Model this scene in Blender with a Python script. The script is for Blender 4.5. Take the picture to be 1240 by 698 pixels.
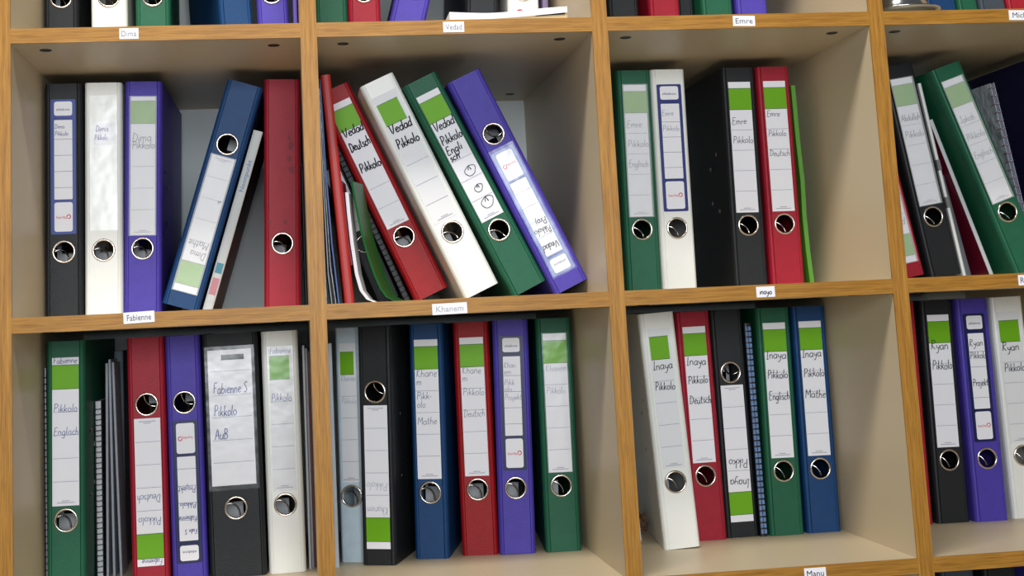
import bpy, math, random
from mathutils import Matrix, Vector
random.seed(7)
scene = bpy.context.scene
for o in list(bpy.data.objects): bpy.data.objects.remove(o, do_unlink=True)
col = scene.collection
Z0 = 1.42                     # height of the middle shelf's top above the floor
# ------------------------------------------------------------------ camera
cam_d = bpy.data.cameras.new('camera'); cam = bpy.data.objects.new('camera', cam_d); col.objects.link(cam)
right = Vector((0.99322, -0.10665, -0.04623)); fwd = Vector((0.11161, 0.98611, 0.12299)); up = Vector((0.03247, -0.12731, 0.99133))
m = Matrix.Identity(4)
for i in range(3): m[i][0] = right[i]; m[i][1] = up[i]; m[i][2] = -fwd[i]
m.translation = Vector((0.34912, -1.56277, Z0 - 0.02615)); cam.matrix_world = m
cam_d.sensor_width = 36.0; cam_d.lens = 1538.287 / 1240 * 36
cam_d.shift_x = 90.684 / 1240; cam_d.shift_y = -151.367 / 1240
cam_d.clip_start = 0.05
scene.camera = cam
# ------------------------------------------------------------------ world and lamps
world = bpy.data.worlds.new('world'); scene.world = world; world.use_nodes = True
bg = world.node_tree.nodes['Background']; bg.inputs[0].default_value = (0.93, 0.97, 1.0, 1); bg.inputs[1].default_value = 0.11
def area(name, loc, target, sx, sy, watt, color):
    d = bpy.data.lights.new(name, 'AREA'); d.shape = 'RECTANGLE'; d.size = sx; d.size_y = sy; d.energy = watt; d.color = color
    o = bpy.data.objects.new(name, d); col.objects.link(o); o.location = loc
    o.rotation_euler = (Vector(target) - Vector(loc)).to_track_quat('-Z', 'Y').to_euler(); return o
area('ceiling_lamp_offscreen', (0.15, -0.98, Z0 + 1.72), (0.6, 0.1, Z0), 1.1, 0.09, 40, (1.0, 0.94, 0.84))
area('window_opposite_offscreen', (0.40, -3.3, 1.88), (0.5, 0.2, Z0), 1.6, 0.95, 76, (0.90, 0.96, 1.0))
vs = scene.view_settings; vs.view_transform = 'Standard'; vs.look = 'None'; vs.gamma = 1; vs.use_curve_mapping = False; vs.exposure = -0.06

# ------------------------------------------------------------------ materials
def lin(c):
    r = []
    for v in c:
        v = v / 255.0; r.append(v / 12.92 if v <= 0.04045 else ((v + 0.055) / 1.055) ** 2.4)
    return (r[0], r[1], r[2], 1)
MATS = {}
def mat(name, rgb, rough=0.5, spec=0.5, metal=0.0, bump=0.0, bscale=400, var=0.0, vscale=30, coat=0.0):
    if name in MATS: return MATS[name]
    M = bpy.data.materials.new(name); M.use_nodes = True; nt = M.node_tree; p = nt.nodes['Principled BSDF']
    c = lin(rgb)
    p.inputs['Base Color'].default_value = c; p.inputs['Roughness'].default_value = rough
    p.inputs['Specular IOR Level'].default_value = spec; p.inputs['Metallic'].default_value = metal
    p.inputs['Coat Weight'].default_value = coat
    tc = nt.nodes.new('ShaderNodeTexCoord')
    if var:
        n = nt.nodes.new('ShaderNodeTexNoise'); n.inputs['Scale'].default_value = vscale; n.inputs['Detail'].default_value = 5
        nt.links.new(tc.outputs['Object'], n.inputs['Vector'])
        r = nt.nodes.new('ShaderNodeValToRGB')
        r.color_ramp.elements[0].position = 0.3; r.color_ramp.elements[1].position = 0.7
        r.color_ramp.elements[0].color = tuple(v * (1 - var) for v in c[:3]) + (1,)
        r.color_ramp.elements[1].color = tuple(min(1, v * (1 + var)) for v in c[:3]) + (1,)
        nt.links.new(n.outputs['Fac'], r.inputs['Fac']); nt.links.new(r.outputs['Color'], p.inputs['Base Color'])
    if bump:
        n = nt.nodes.new('ShaderNodeTexNoise'); n.inputs['Scale'].default_value = bscale; n.inputs['Detail'].default_value = 3
        b = nt.nodes.new('ShaderNodeBump'); b.inputs['Strength'].default_value = bump; b.inputs['Distance'].default_value = 0.002
        nt.links.new(tc.outputs['Object'], n.inputs['Vector']); nt.links.new(n.outputs['Fac'], b.inputs['Height']); nt.links.new(b.outputs['Normal'], p.inputs['Normal'])
    MATS[name] = M; return M
def wood(name, scale):
    M = bpy.data.materials.new(name); M.use_nodes = True; nt = M.node_tree; p = nt.nodes['Principled BSDF']
    tc = nt.nodes.new('ShaderNodeTexCoord'); mp = nt.nodes.new('ShaderNodeMapping'); mp.inputs['Scale'].default_value = scale
    nt.links.new(tc.outputs['Object'], mp.inputs['Vector'])
    def ramp(sc, det, cols, pos, rough=0.6):
        n = nt.nodes.new('ShaderNodeTexNoise'); n.inputs['Scale'].default_value = sc; n.inputs['Detail'].default_value = det; n.inputs['Roughness'].default_value = rough
        nt.links.new(mp.outputs['Vector'], n.inputs['Vector'])
        r = nt.nodes.new('ShaderNodeValToRGB')
        for e, c, q in zip(r.color_ramp.elements, cols, pos): e.color = c; e.position = q
        nt.links.new(n.outputs['Fac'], r.inputs['Fac']); return r, n
    a, _ = ramp(1.0, 6, (lin((142, 95, 30)), lin((184, 132, 52))), (0.3, 0.7))
    b, nb = ramp(3.4, 4, ((0.42, 0.36, 0.30, 1), (1, 1, 1, 1)), (0.36, 0.5))
    mx = nt.nodes.new('ShaderNodeMix'); mx.data_type = 'RGBA'; mx.blend_type = 'MULTIPLY'; mx.inputs['Factor'].default_value = 0.5
    nt.links.new(a.outputs['Color'], mx.inputs['A']); nt.links.new(b.outputs['Color'], mx.inputs['B'])
    nt.links.new(mx.outputs['Result'], p.inputs['Base Color']); p.inputs['Roughness'].default_value = 0.42; p.inputs['Specular IOR Level'].default_value = 0.35
    bp = nt.nodes.new('ShaderNodeBump'); bp.inputs['Strength'].default_value = 0.25; bp.inputs['Distance'].default_value = 0.001
    nt.links.new(nb.outputs['Fac'], bp.inputs['Height']); nt.links.new(bp.outputs['Normal'], p.inputs['Normal'])
    return M
def clear(name, alpha=0.14, tint=(0.95, 0.97, 1.0), rough=0.12, bump=0.35, bscale=60, gloss=False):
    M = bpy.data.materials.new(name); M.use_nodes = True; nt = M.node_tree
    out = nt.nodes['Material Output']; p = nt.nodes['Principled BSDF']
    p.inputs['Base Color'].default_value = tint + (1,); p.inputs['Roughness'].default_value = rough
    if gloss:
        nt.nodes.remove(p); p = nt.nodes.new('ShaderNodeBsdfGlossy'); p.inputs['Color'].default_value = (1, 1, 1, 1); p.inputs['Roughness'].default_value = rough
    t = nt.nodes.new('ShaderNodeBsdfTransparent'); x = nt.nodes.new('ShaderNodeMixShader'); x.inputs[0].default_value = alpha
    tc = nt.nodes.new('ShaderNodeTexCoord'); n = nt.nodes.new('ShaderNodeTexNoise'); n.inputs['Scale'].default_value = bscale
    b = nt.nodes.new('ShaderNodeBump'); b.inputs['Strength'].default_value = bump; b.inputs['Distance'].default_value = 0.01
    nt.links.new(tc.outputs['Object'], n.inputs['Vector']); nt.links.new(n.outputs['Fac'], b.inputs['Height']); nt.links.new(b.outputs['Normal'], p.inputs['Normal'])
    nt.links.new(t.outputs[0], x.inputs[1]); nt.links.new(p.outputs[0], x.inputs[2]); nt.links.new(x.outputs[0], out.inputs[0])
    return M
WOODV = wood('oak_edge_upright', (260, 260, 9)); WOODH = wood('oak_edge_level', (9, 260, 260))
CREAM = mat('cream_melamine', (207, 191, 162), 0.42, 0.4, bump=0.02, bscale=900)
BACKP = mat('back_board', (214, 219, 220), 0.6, 0.3)
def cover_mat(n, rgb): return mat('cover_' + n, rgb, 0.48, 0.32, bump=0.22, bscale=700, var=0.07, vscale=60)
COV = {'black': cover_mat('black', (27, 29, 33)), 'white': mat('cover_white', (236, 236, 232), 0.35, 0.45, var=0.02, vscale=20),
       'violet': cover_mat('violet', (74, 60, 165)), 'blue': cover_mat('blue', (14, 62, 112)), 'red': cover_mat('red', (158, 22, 44)),
       'crimson': cover_mat('crimson', (152, 8, 18)), 'green': cover_mat('green', (26, 92, 66)), 'grey': cover_mat('grey', (196, 212, 224)), 'slate': cover_mat('slate', (62, 72, 84)),
       'navy': cover_mat('navy', (24, 22, 60))}
LINING = mat('cover_lining', (60, 62, 68), 0.7, 0.2)
METAL = mat('ring_metal', (228, 218, 208), 0.22, 0.5, 1.0)
DARKM = mat('dark_metal', (70, 66, 62), 0.45, 0.5, 0.8)
PAPER = mat('paper', (240, 239, 246), 0.7, 0.2)
PAGES = mat('page_edges', (206, 206, 208), 0.8, 0.2, bump=0.3, bscale=900, var=0.06, vscale=500)
PAPERB = mat('paper_bluish', (196, 208, 222), 0.7, 0.2)
GREEN = mat('sticker_green', (108, 172, 14), 0.5, 0.3)
GREYINK = mat('grey_ink', (74, 74, 84), .6, .2); INK = mat('black_ink', (18, 16, 24), 0.6, 0.2); BLUEINK = mat('blue_ink', (52, 70, 140), 0.6, 0.2); PENCIL = mat('pencil', (168, 170, 186), 0.6, 0.2)
PURPINK = mat('violet_ink', (70, 46, 130), 0.6, 0.2)
LINE = mat('print_grey', (138, 138, 150), 0.6, 0.2); FRAME = mat('frame_blue', (34, 44, 120), 0.4, 0.4); REDP = mat('print_red', (205, 40, 70), 0.6, 0.2)
FRAMED = mat('frame_dark_blue', (20, 26, 80), 0.4, 0.4)
CLEAR = clear('clear_pocket', 0.028, rough=0.26, bump=0.12, bscale=30, gloss=True); VEILED = clear('veiled_pocket', 0.19, (0.95, 0.96, 0.98), 0.3, 0.10, 30); SLEEVE = clear('clear_sleeve', 0.45, (0.86, 0.9, 0.95), 0.18, 0.5, 40)  # middle one mixes in a whitish veil that washes out labels below

# ------------------------------------------------------------------ mesh helpers
class MB:
    def __init__(s): s.v = []; s.f = []; s.mi = []; s.m = 0
    def box(s, x0, x1, y0, y1, z0, z1):
        b = len(s.v)
        s.v += [(x0, y0, z0), (x1, y0, z0), (x1, y1, z0), (x0, y1, z0), (x0, y0, z1), (x1, y0, z1), (x1, y1, z1), (x0, y1, z1)]
        for q in ((0, 3, 2, 1), (4, 5, 6, 7), (0, 1, 5, 4), (1, 2, 6, 5), (2, 3, 7, 6), (3, 0, 4, 7)): s.face([b + i for i in q])
        return s
    def face(s, q): s.f.append(tuple(q)); s.mi.append(s.m)
    def hexa(s, P):      # 8 points in the order of box()
        b = len(s.v); s.v += P
        for q in ((0, 3, 2, 1), (4, 5, 6, 7), (0, 1, 5, 4), (1, 2, 6, 5), (2, 3, 7, 6), (3, 0, 4, 7)): s.face([b + i for i in q])
        return s
    def prism(s, poly, z0, z1):   # closed xy polygon, counter-clockwise, extruded along z
        b = len(s.v); n = len(poly)
        s.v += [(x, y, z0) for x, y in poly] + [(x, y, z1) for x, y in poly]
        for i in range(n): j = (i + 1) % n; s.face((b + i, b + j, b + n + j, b + n + i))
        s.face([b + n - 1 - i for i in range(n)]); s.face([b + n + i for i in range(n)]); return s
    def prism_y(s, poly, y0, y1):  # closed xz polygon, extruded along y
        b = len(s.v); n = len(poly)
        s.v += [(x, y0, z) for x, z in poly] + [(x, y1, z) for x, z in poly]
        for i in range(n): j = (i + 1) % n; s.face((b + i, b + j, b + n + j, b + n + i))
        s.face([b + n - 1 - i for i in range(n)]); s.face([b + n + i for i in range(n)]); return s
    def lathe_y(s, cx, cz, prof, n=28, closed=True):   # profile (r, y) turned about the y axis
        b = len(s.v); k = len(prof)
        for i in range(n):
            a = 2 * math.pi * i / n
            for r, y in prof: s.v.append((cx + r * math.cos(a), y, cz + r * math.sin(a)))
        for i in range(n):
            for j in range(k if closed else k - 1):
                j2 = (j + 1) % k; i2 = (i + 1) % n
                s.face((b + i * k + j, b + i * k + j2, b + i2 * k + j2, b + i2 * k + j))
        return s
    def lathe_z(s, cx, cy, prof, n=40):
        b = len(s.v); k = len(prof)
        for i in range(n):
            a = 2 * math.pi * i / n
            for r, z in prof: s.v.append((cx + r * math.cos(a), cy + r * math.sin(a), z))
        for i in range(n):
            for j in range(k - 1):
                i2 = (i + 1) % n; s.face((b + i * k + j, b + i2 * k + j, b + i2 * k + j + 1, b + i * k + j + 1))
        return s
    def tube(s, pts, r, n=6):
        b = len(s.v); pts = [Vector(p) for p in pts]; k = len(pts)
        for i, p in enumerate(pts):
            t = (pts[min(i + 1, k - 1)] - pts[max(i - 1, 0)]).normalized()
            a = t.cross(Vector((0.31, 0.87, 0.38))).normalized(); c = t.cross(a)
            for j in range(n):
                w = 2 * math.pi * j / n; s.v.append(tuple(p + a * (r * math.cos(w)) + c * (r * math.sin(w))))
        for i in range(k - 1):
            for j in range(n):
                j2 = (j + 1) % n; s.face((b + i * n + j, b + i * n + j2, b + (i + 1) * n + j2, b + (i + 1) * n + j))
        return s
    def ribbon(s, pts, w, y):     # flat stroke in the xz plane at depth y
        k = len(pts)
        if k < 2: return s
        b = len(s.v)
        for i, (x, z) in enumerate(pts):
            x0, z0 = pts[max(i - 1, 0)]; x1, z1 = pts[min(i + 1, k - 1)]
            dx, dz = x1 - x0, z1 - z0; L = math.hypot(dx, dz) or 1
            nx, nz = -dz / L * w / 2, dx / L * w / 2
            s.v += [(x + nx, y, z + nz), (x - nx, y, z - nz)]
        for i in range(k - 1): s.face((b + 2 * i, b + 2 * i + 1, b + 2 * i + 3, b + 2 * i + 2))
        return s
    def build(s, name, mats, parent=None, smooth=False, fn=None):
        me = bpy.data.meshes.new(name)
        vs_ = [fn(v) for v in s.v] if fn else s.v
        me.from_pydata(vs_, [], s.f)
        if not isinstance(mats, (list, tuple)): mats = [mats]
        for q in mats: me.materials.append(q)
        for p, i in zip(me.polygons, s.mi): p.material_index = i; p.use_smooth = smooth
        me.update(); o = bpy.data.objects.new(name, me); col.objects.link(o)
        if name in ('printed_rules', 'handwriting', 'printed_lettering', 'spine_print', 'scuff_marks', 'spine_chequers', 'coil'): o['kind'] = 'stuff'   # fine print, strokes and wire loops too small to pick apart
        if parent: o.parent = parent
        return o
def sharp(o):
    o.data.set_sharp_from_angle(angle=math.radians(35)); return o
def thing(name, label, cat, loc=(0, 0, 0), rot=(0, 0, 0), group=None):
    o = bpy.data.objects.new(name, None); o.empty_display_size = 0.05; col.objects.link(o); o.location = loc; o.rotation_euler = rot
    return tag(o, label, cat, group)
def tag(o, label, cat, group=None):
    o['label'] = label; o['category'] = cat
    if group: o['group'] = group
    return o
def rrect(x0, x1, z0, z1, r, n=4):
    P = []
    for cx, cz, a0 in ((x1 - r, z0 + r, -90), (x1 - r, z1 - r, 0), (x0 + r, z1 - r, 90), (x0 + r, z0 + r, 180)):
        for i in range(n + 1):
            a = math.radians(a0 + 90 * i / n); P.append((cx + r * math.cos(a), cz + r * math.sin(a)))
    return P

# ------------------------------------------------------------------ stroke lettering (handwriting)
G = {
'a': (.5, [[(.42,.42),(.25,.5),(.06,.35),(.06,.12),(.22,0),(.38,.12),(.43,.45),(.42,.15),(.5,0)]]),
'b': (.48, [[(.1,1),(.08,.5),(.08,0)],[(.08,.3),(.25,.5),(.42,.35),(.4,.1),(.22,0),(.08,.1)]]),
'c': (.42, [[(.4,.42),(.25,.5),(.07,.35),(.07,.12),(.22,0),(.4,.1)]]),
'd': (.5, [[(.42,.4),(.25,.5),(.06,.33),(.07,.1),(.22,0),(.38,.15)],[(.46,1),(.43,.5),(.42,.05),(.5,0)]]),
'e': (.44, [[(.07,.25),(.25,.28),(.4,.38),(.28,.5),(.1,.4),(.07,.15),(.2,0),(.42,.1)]]),
'f': (.36, [[(.38,.95),(.26,1),(.18,.8),(.17,.4),(.15,0)],[(.03,.5),(.34,.52)]]),
'g': (.5, [[(.42,.42),(.25,.5),(.06,.35),(.07,.12),(.22,.02),(.38,.15)],[(.43,.48),(.42,0),(.36,-.35),(.18,-.38),(.06,-.25)]]),
'h': (.5, [[(.1,1),(.09,.5),(.08,0)],[(.08,.3),(.22,.5),(.38,.4),(.4,0)]]),
'i': (.2, [[(.1,.5),(.09,.2),(.12,0)],[(.1,.68),(.12,.72)]]),
'j': (.26, [[(.16,.5),(.16,0),(.1,-.32),(-.04,-.3)],[(.17,.68),(.19,.72)]]),
'k': (.46, [[(.1,1),(.09,.5),(.08,0)],[(.4,.5),(.1,.22),(.25,.22),(.44,0)]]),
'l': (.22, [[(.12,1),(.09,.5),(.1,.08),(.2,0)]]),
'm': (.74, [[(.07,.5),(.08,0)],[(.08,.32),(.2,.5),(.34,.4),(.35,0)],[(.35,.32),(.47,.5),(.62,.4),(.64,0)]]),
'n': (.5, [[(.07,.5),(.08,0)],[(.08,.32),(.22,.5),(.38,.4),(.42,0)]]),
'o': (.48, [[(.24,.5),(.07,.38),(.07,.12),(.22,0),(.4,.1),(.42,.36),(.24,.5)]]),
'p': (.5, [[(.08,.5),(.08,0),(.07,-.38)],[(.08,.35),(.25,.5),(.42,.36),(.4,.1),(.22,0),(.08,.1)]]),
'r': (.36, [[(.07,.5),(.09,0)],[(.09,.3),(.2,.47),(.35,.46)]]),
's': (.38, [[(.34,.44),(.2,.5),(.08,.4),(.2,.27),(.34,.15),(.22,0),(.05,.06)]]),
't': (.36, [[(.17,.9),(.15,.3),(.2,.02),(.32,.06)],[(.02,.55),(.34,.58)]]),
'u': (.5, [[(.07,.5),(.08,.1),(.22,0),(.38,.12),(.42,.5),(.42,.1),(.5,0)]]),
'y': (.46, [[(.06,.5),(.1,.25),(.22,.15),(.38,.25)],[(.42,.5),(.36,0),(.24,-.36),(.06,-.34)]]),
'x': (.42, [[(.05,.5),(.38,0)],[(.38,.5),(.05,0)]]),
'A': (.62, [[(.04,0),(.3,1),(.56,0)],[(.14,.38),(.48,.38)]]),
'B': (.56, [[(.08,1),(.08,0)],[(.08,1),(.4,.92),(.4,.62),(.08,.52),(.46,.42),(.46,.1),(.08,0)]]),
'D': (.62, [[(.1,1),(.09,0)],[(.02,1),(.35,.92),(.55,.6),(.48,.2),(.25,0),(.02,.02)]]),
'E': (.52, [[(.46,1),(.1,.98),(.09,.5),(.08,0),(.46,.02)],[(.09,.52),(.4,.54)]]),
'F': (.5, [[(.48,1),(.1,.96),(.09,.5),(.08,0)],[(.09,.5),(.36,.52)]]),
'I': (.3, [[(.14,1),(.12,.5),(.14,0)],[(.02,0),(.28,0)]]),
'J': (.42, [[(.3,1),(.3,.2),(.18,0),(.04,.15)],[(.12,1),(.42,1)]]),
'K': (.56, [[(.1,1),(.09,0)],[(.48,1),(.1,.45),(.5,0)]]),
'M': (.76, [[(.06,0),(.1,1),(.36,.35),(.62,1),(.68,0)]]),
'N': (.6, [[(.07,0),(.08,1),(.48,0),(.5,1)]]),
'O': (.64, [[(.32,1),(.08,.7),(.08,.25),(.3,0),(.54,.2),(.56,.7),(.32,1)]]),
'P': (.52, [[(.1,1),(.09,.5),(.08,0)],[(.02,.96),(.32,1),(.48,.78),(.36,.52),(.09,.46)]]),
'R': (.56, [[(.1,1),(.09,0)],[(.02,.96),(.34,1),(.46,.76),(.1,.5),(.5,0)]]),
'S': (.5, [[(.44,.9),(.26,1),(.08,.8),(.25,.54),(.44,.3),(.28,0),(.05,.1)]]),
'V': (.58, [[(.02,1),(.26,0),(.54,1)]]),
'z': (.4, [[(.05,.5),(.36,.48),(.06,.02),(.38,.02)]]),
'-': (.3, [[(.04,.3),(.26,.32)]]), '.': (.16, [[(.06,0),(.09,.03)]]), ' ': (.3, []),
}
def smooth_pts(P, n=3):
    if len(P) < 3: return P
    out = []
    for i in range(len(P) - 1):
        p0 = P[max(i - 1, 0)]; p1 = P[i]; p2 = P[i + 1]; p3 = P[min(i + 2, len(P) - 1)]
        for k in range(n):
            t = k / n
            out.append(tuple(0.5 * (2 * b + (c - a) * t + (2 * a - 5 * b + 4 * c - d) * t * t + (3 * b - a - 3 * c + d) * t ** 3) for a, b, c, d in zip(p0, p1, p2, p3)))
    out.append(P[-1]); return out
def write(mb, text, x, z, h, w, y, slant=0.12, squeeze=1.0):
    """hand-lettered text: x left end, z baseline, h capital height, w stroke width, y depth"""
    for ch in text:
        adv, st = G.get(ch, G['o']); dz = random.uniform(-.05, .05) * h; k = random.uniform(.92, 1.08)
        for P in st:
            mb.ribbon(smooth_pts([(x + (px * k + pz * slant) * h * squeeze, z + dz + pz * h) for px, pz in P]), w, y)
        x += adv * h * squeeze * k + .03 * h
def text_width(text, h, squeeze=1.0): return sum(G.get(c, G['o'])[0] * h * squeeze + .03 * h for c in text)
def printed(mb, text, x, z, h, y, width=None):
    """set type from the built-in font, added to mb as flat faces; centred at x"""
    cu = bpy.data.curves.new('type', 'FONT'); cu.body = text; cu.size = 1; cu.resolution_u = 2
    ob = bpy.data.objects.new('type', cu); col.objects.link(ob)
    dg = bpy.context.evaluated_depsgraph_get(); me = ob.evaluated_get(dg).to_mesh()
    xs = [v.co.x for v in me.vertices]; s = h / 0.7; x0, x1 = min(xs), max(xs)
    sx = s if width is None else width / (x1 - x0)
    b = len(mb.v)
    for v in me.vertices: mb.v.append((x + (v.co.x - (x0 + x1) / 2) * sx, y, z + v.co.y * s))
    for p in me.polygons: mb.face([b + i for i in p.vertices])
    ob.evaluated_get(dg).to_mesh_clear(); bpy.data.objects.remove(ob, do_unlink=True); bpy.data.curves.remove(cu)

# ------------------------------------------------------------------ the room shell
def struct(o): o['kind'] = 'structure'; return o
struct(MB().box(-2.5, 4.0, -3.5, 0.56, -0.05, 0.0).build('floor', mat('floor_vinyl', (170, 162, 150), 0.5, 0.3, var=0.05, vscale=12)))
struct(MB().box(-2.5, 4.0, 0.53, 0.60, 0.0, 3.4).build('wall_back', mat('wall_paint', (225, 224, 218), 0.8, 0.2, bump=0.1, bscale=300)))

# ------------------------------------------------------------------ the shelving unit
W = 0.372; T = 0.0205; TS = 0.0185; DEPTH = 0.505
LEVEL = [Z0 + 0.3511 + 0.35, Z0 + 0.3511, Z0, Z0 - 0.3484, Z0 - 0.697, Z0 - 1.045, Z0 - 1.393]
unit = thing('shelving_unit', 'open shelving unit of cream boards with oak front edges, full of lever arch files', 'shelf', (0, 0, 0))
TOP = LEVEL[0]
for i in range(5):
    x = i * W
    d = MB().box(x - T / 2, x + T / 2, 0.0022, DEPTH, 0.0, TOP).build('divider', CREAM, unit)
    e = MB().box(-T / 2, T / 2, 0, 0.0024, 0.0, TOP).build('edge_band', WOODV, d); e.location = (x, 0, 0)
SHELF = {}
hole = MB().lathe_z(0, 0, [(0.0001, 0), (0.0075, 0), (0.0075, -0.0006), (0.0055, -0.0006), (0.0055, 0.0), (0.0001, -0.0003)], 16)
hole_me = None
for k, z in enumerate(LEVEL):
    for i in range(4):
        x0, x1 = i * W + T / 2, (i + 1) * W - T / 2
        s = MB().box(x0, x1, 0.0024, DEPTH, z - TS, z).build('shelf', CREAM, unit); SHELF[k, i] = s
        e = MB().box(0, x1 - x0, 0.0002, 0.0026, -TS, 0).build('edge_band', WOODH, s); e.location = (x0, 0, z)
        if 0 < k < 4:
            for hx in (x0 + 0.034, x1 - 0.034):
                for hy in (0.041, 0.441):
                    if hole_me is None:
                        h = hole.build('cam_fitting', DARKM, s); hole_me = h.data
                    else:
                        h = bpy.data.objects.new('cam_fitting', hole_me); col.objects.link(h); h.parent = s
                    h.location = (hx, hy, z - TS)
MB().box(-T / 2, 4 * W + T / 2, DEPTH, DEPTH + 0.008, 0.0, TOP).build('back_panel', BACKP, unit)
def name_tag(level, bay, x0, x1, text, rot=0.0, ink=None, hand=False, dz=0.0, h=0.0135):
    mb = MB(); w = x1 - x0
    mb.box(-w / 2, w / 2, -0.0006, 0.0, -h / 2, h / 2); mb.m = 1
    if hand:
        hh = 0.0072; tw = text_width(text, hh); write(mb, text, -tw / 2, -0.0028, hh, 0.0009, -0.0009)
    else: printed(mb, text, 0, -0.0034, 0.0072, -0.0009, w * 0.78)
    o = mb.build('name_tag', [PAPER, ink or LINE], SHELF[level, bay])
    o.location = ((x0 + x1) / 2, 0.0002, LEVEL[level] - TS / 2 + dz); o.rotation_euler = (0, rot, 0)
    o['label'] = 'small white paper tag stuck on the oak edge, reading ' + ('a name')
TAGINK = mat('tag_print', (92, 92, 98), 0.6, 0.2); TAGFAINT = mat('tag_print_faint', (176, 176, 180), 0.6, 0.2)
name_tag(1, 0, .1405, .1635, 'Dima', 0, mat('tag_print_mid', (130, 130, 136), .6, .2)); name_tag(1, 1, .5418, .5685, 'Vedad', 0, mat('tag_print_mid', (130, 130, 136), .6, .2))
name_tag(1, 2, .9210, .9505, 'Emre', 0.02, TAGINK); name_tag(1, 3, 1.3012, 1.345, 'Michelle', 0.02, TAGINK)
name_tag(2, 0, .1400, .1765, 'Fabienne', -0.03, TAGINK, dz=.0035); name_tag(2, 1, .5115, .5548, 'Khanem', -0.015, TAGFAINT, dz=-.003)
name_tag(2, 2, .9244, .9486, 'inaya', 0.0, INK, True); name_tag(2, 3, 1.2762, 1.300, 'Ryan', 0.0, TAGINK)
name_tag(3, 2, .9580, .9858, 'Manu', 0.0, INK)

# ------------------------------------------------------------------ lever arch files
H = 0.318; BD = 0.278; RZ = 0.0884
ROWZ = {1: LEVEL[1], 2: LEVEL[2], 3: LEVEL[3], 4: LEVEL[4]}
def spine_mesh(w, ring=True):
    mb = MB(); f = 0.0068; a = w / 2 - f; t = 0.0024
    for s in (-1, 1):
        out = [(s * w / 2, .0075), (s * (w / 2 - .0006), .0038), (s * (w / 2 - .0026), .0012), (s * (a + .0022), .0003), (s * (a + .0012), .0004), (s * (a + .0004), .0013), (s * a, .0002)]
        inn = [(s * a, t + .0004), (s * (w / 2 - .0042), t + .0008), (s * (w / 2 - .0026), .0055), (s * (w / 2 - .0024), .0075)]
        poly = out + inn
        if s < 0: poly = poly
        else: poly = poly[::-1]
        mb.prism(poly[::-1] if s < 0 else poly[::-1], 0, H)
    if not ring:
        mb.box(-a, a, 0.0002, t, 0, H); return mb
    q = 0.0152; r = 0.0134; n = 32
    mb.box(-a, a, 0.0002, t, 0, RZ - q); mb.box(-a, a, 0.0002, t, RZ + q, H)
    for s in (-1, 1):
        if a > q: mb.box(min(s * q, s * a), max(s * q, s * a), 0.0002, t, RZ - q, RZ + q)
    qx = min(a, q); b = len(mb.v)
    for i in range(n):
        g = 2 * math.pi * i / n; c, sn = math.cos(g), math.sin(g); k = 1 / max(abs(c), abs(sn))
        for y in (0.0002, t):
            mb.v.append((max(-qx, min(qx, c * k * q)), y, RZ + sn * k * q)); mb.v.append((c * r, y, RZ + sn * r))
    for i in range(n):
        A = b + 4 * i; B = b + 4 * ((i + 1) % n)
        mb.face((A, B, B + 1, A + 1)); mb.face((A + 2, A + 3, B + 3, B + 2)); mb.face((A + 1, B + 1, B + 3, A + 3))
    return mb
RINGP = [(.0126, .0026), (.0126, -.0006), (.0131, -.0013), (.0141, -.0016), (.0152, -.0010), (.0157, .0002), (.0150, .0026)]
NF = [0]
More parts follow.
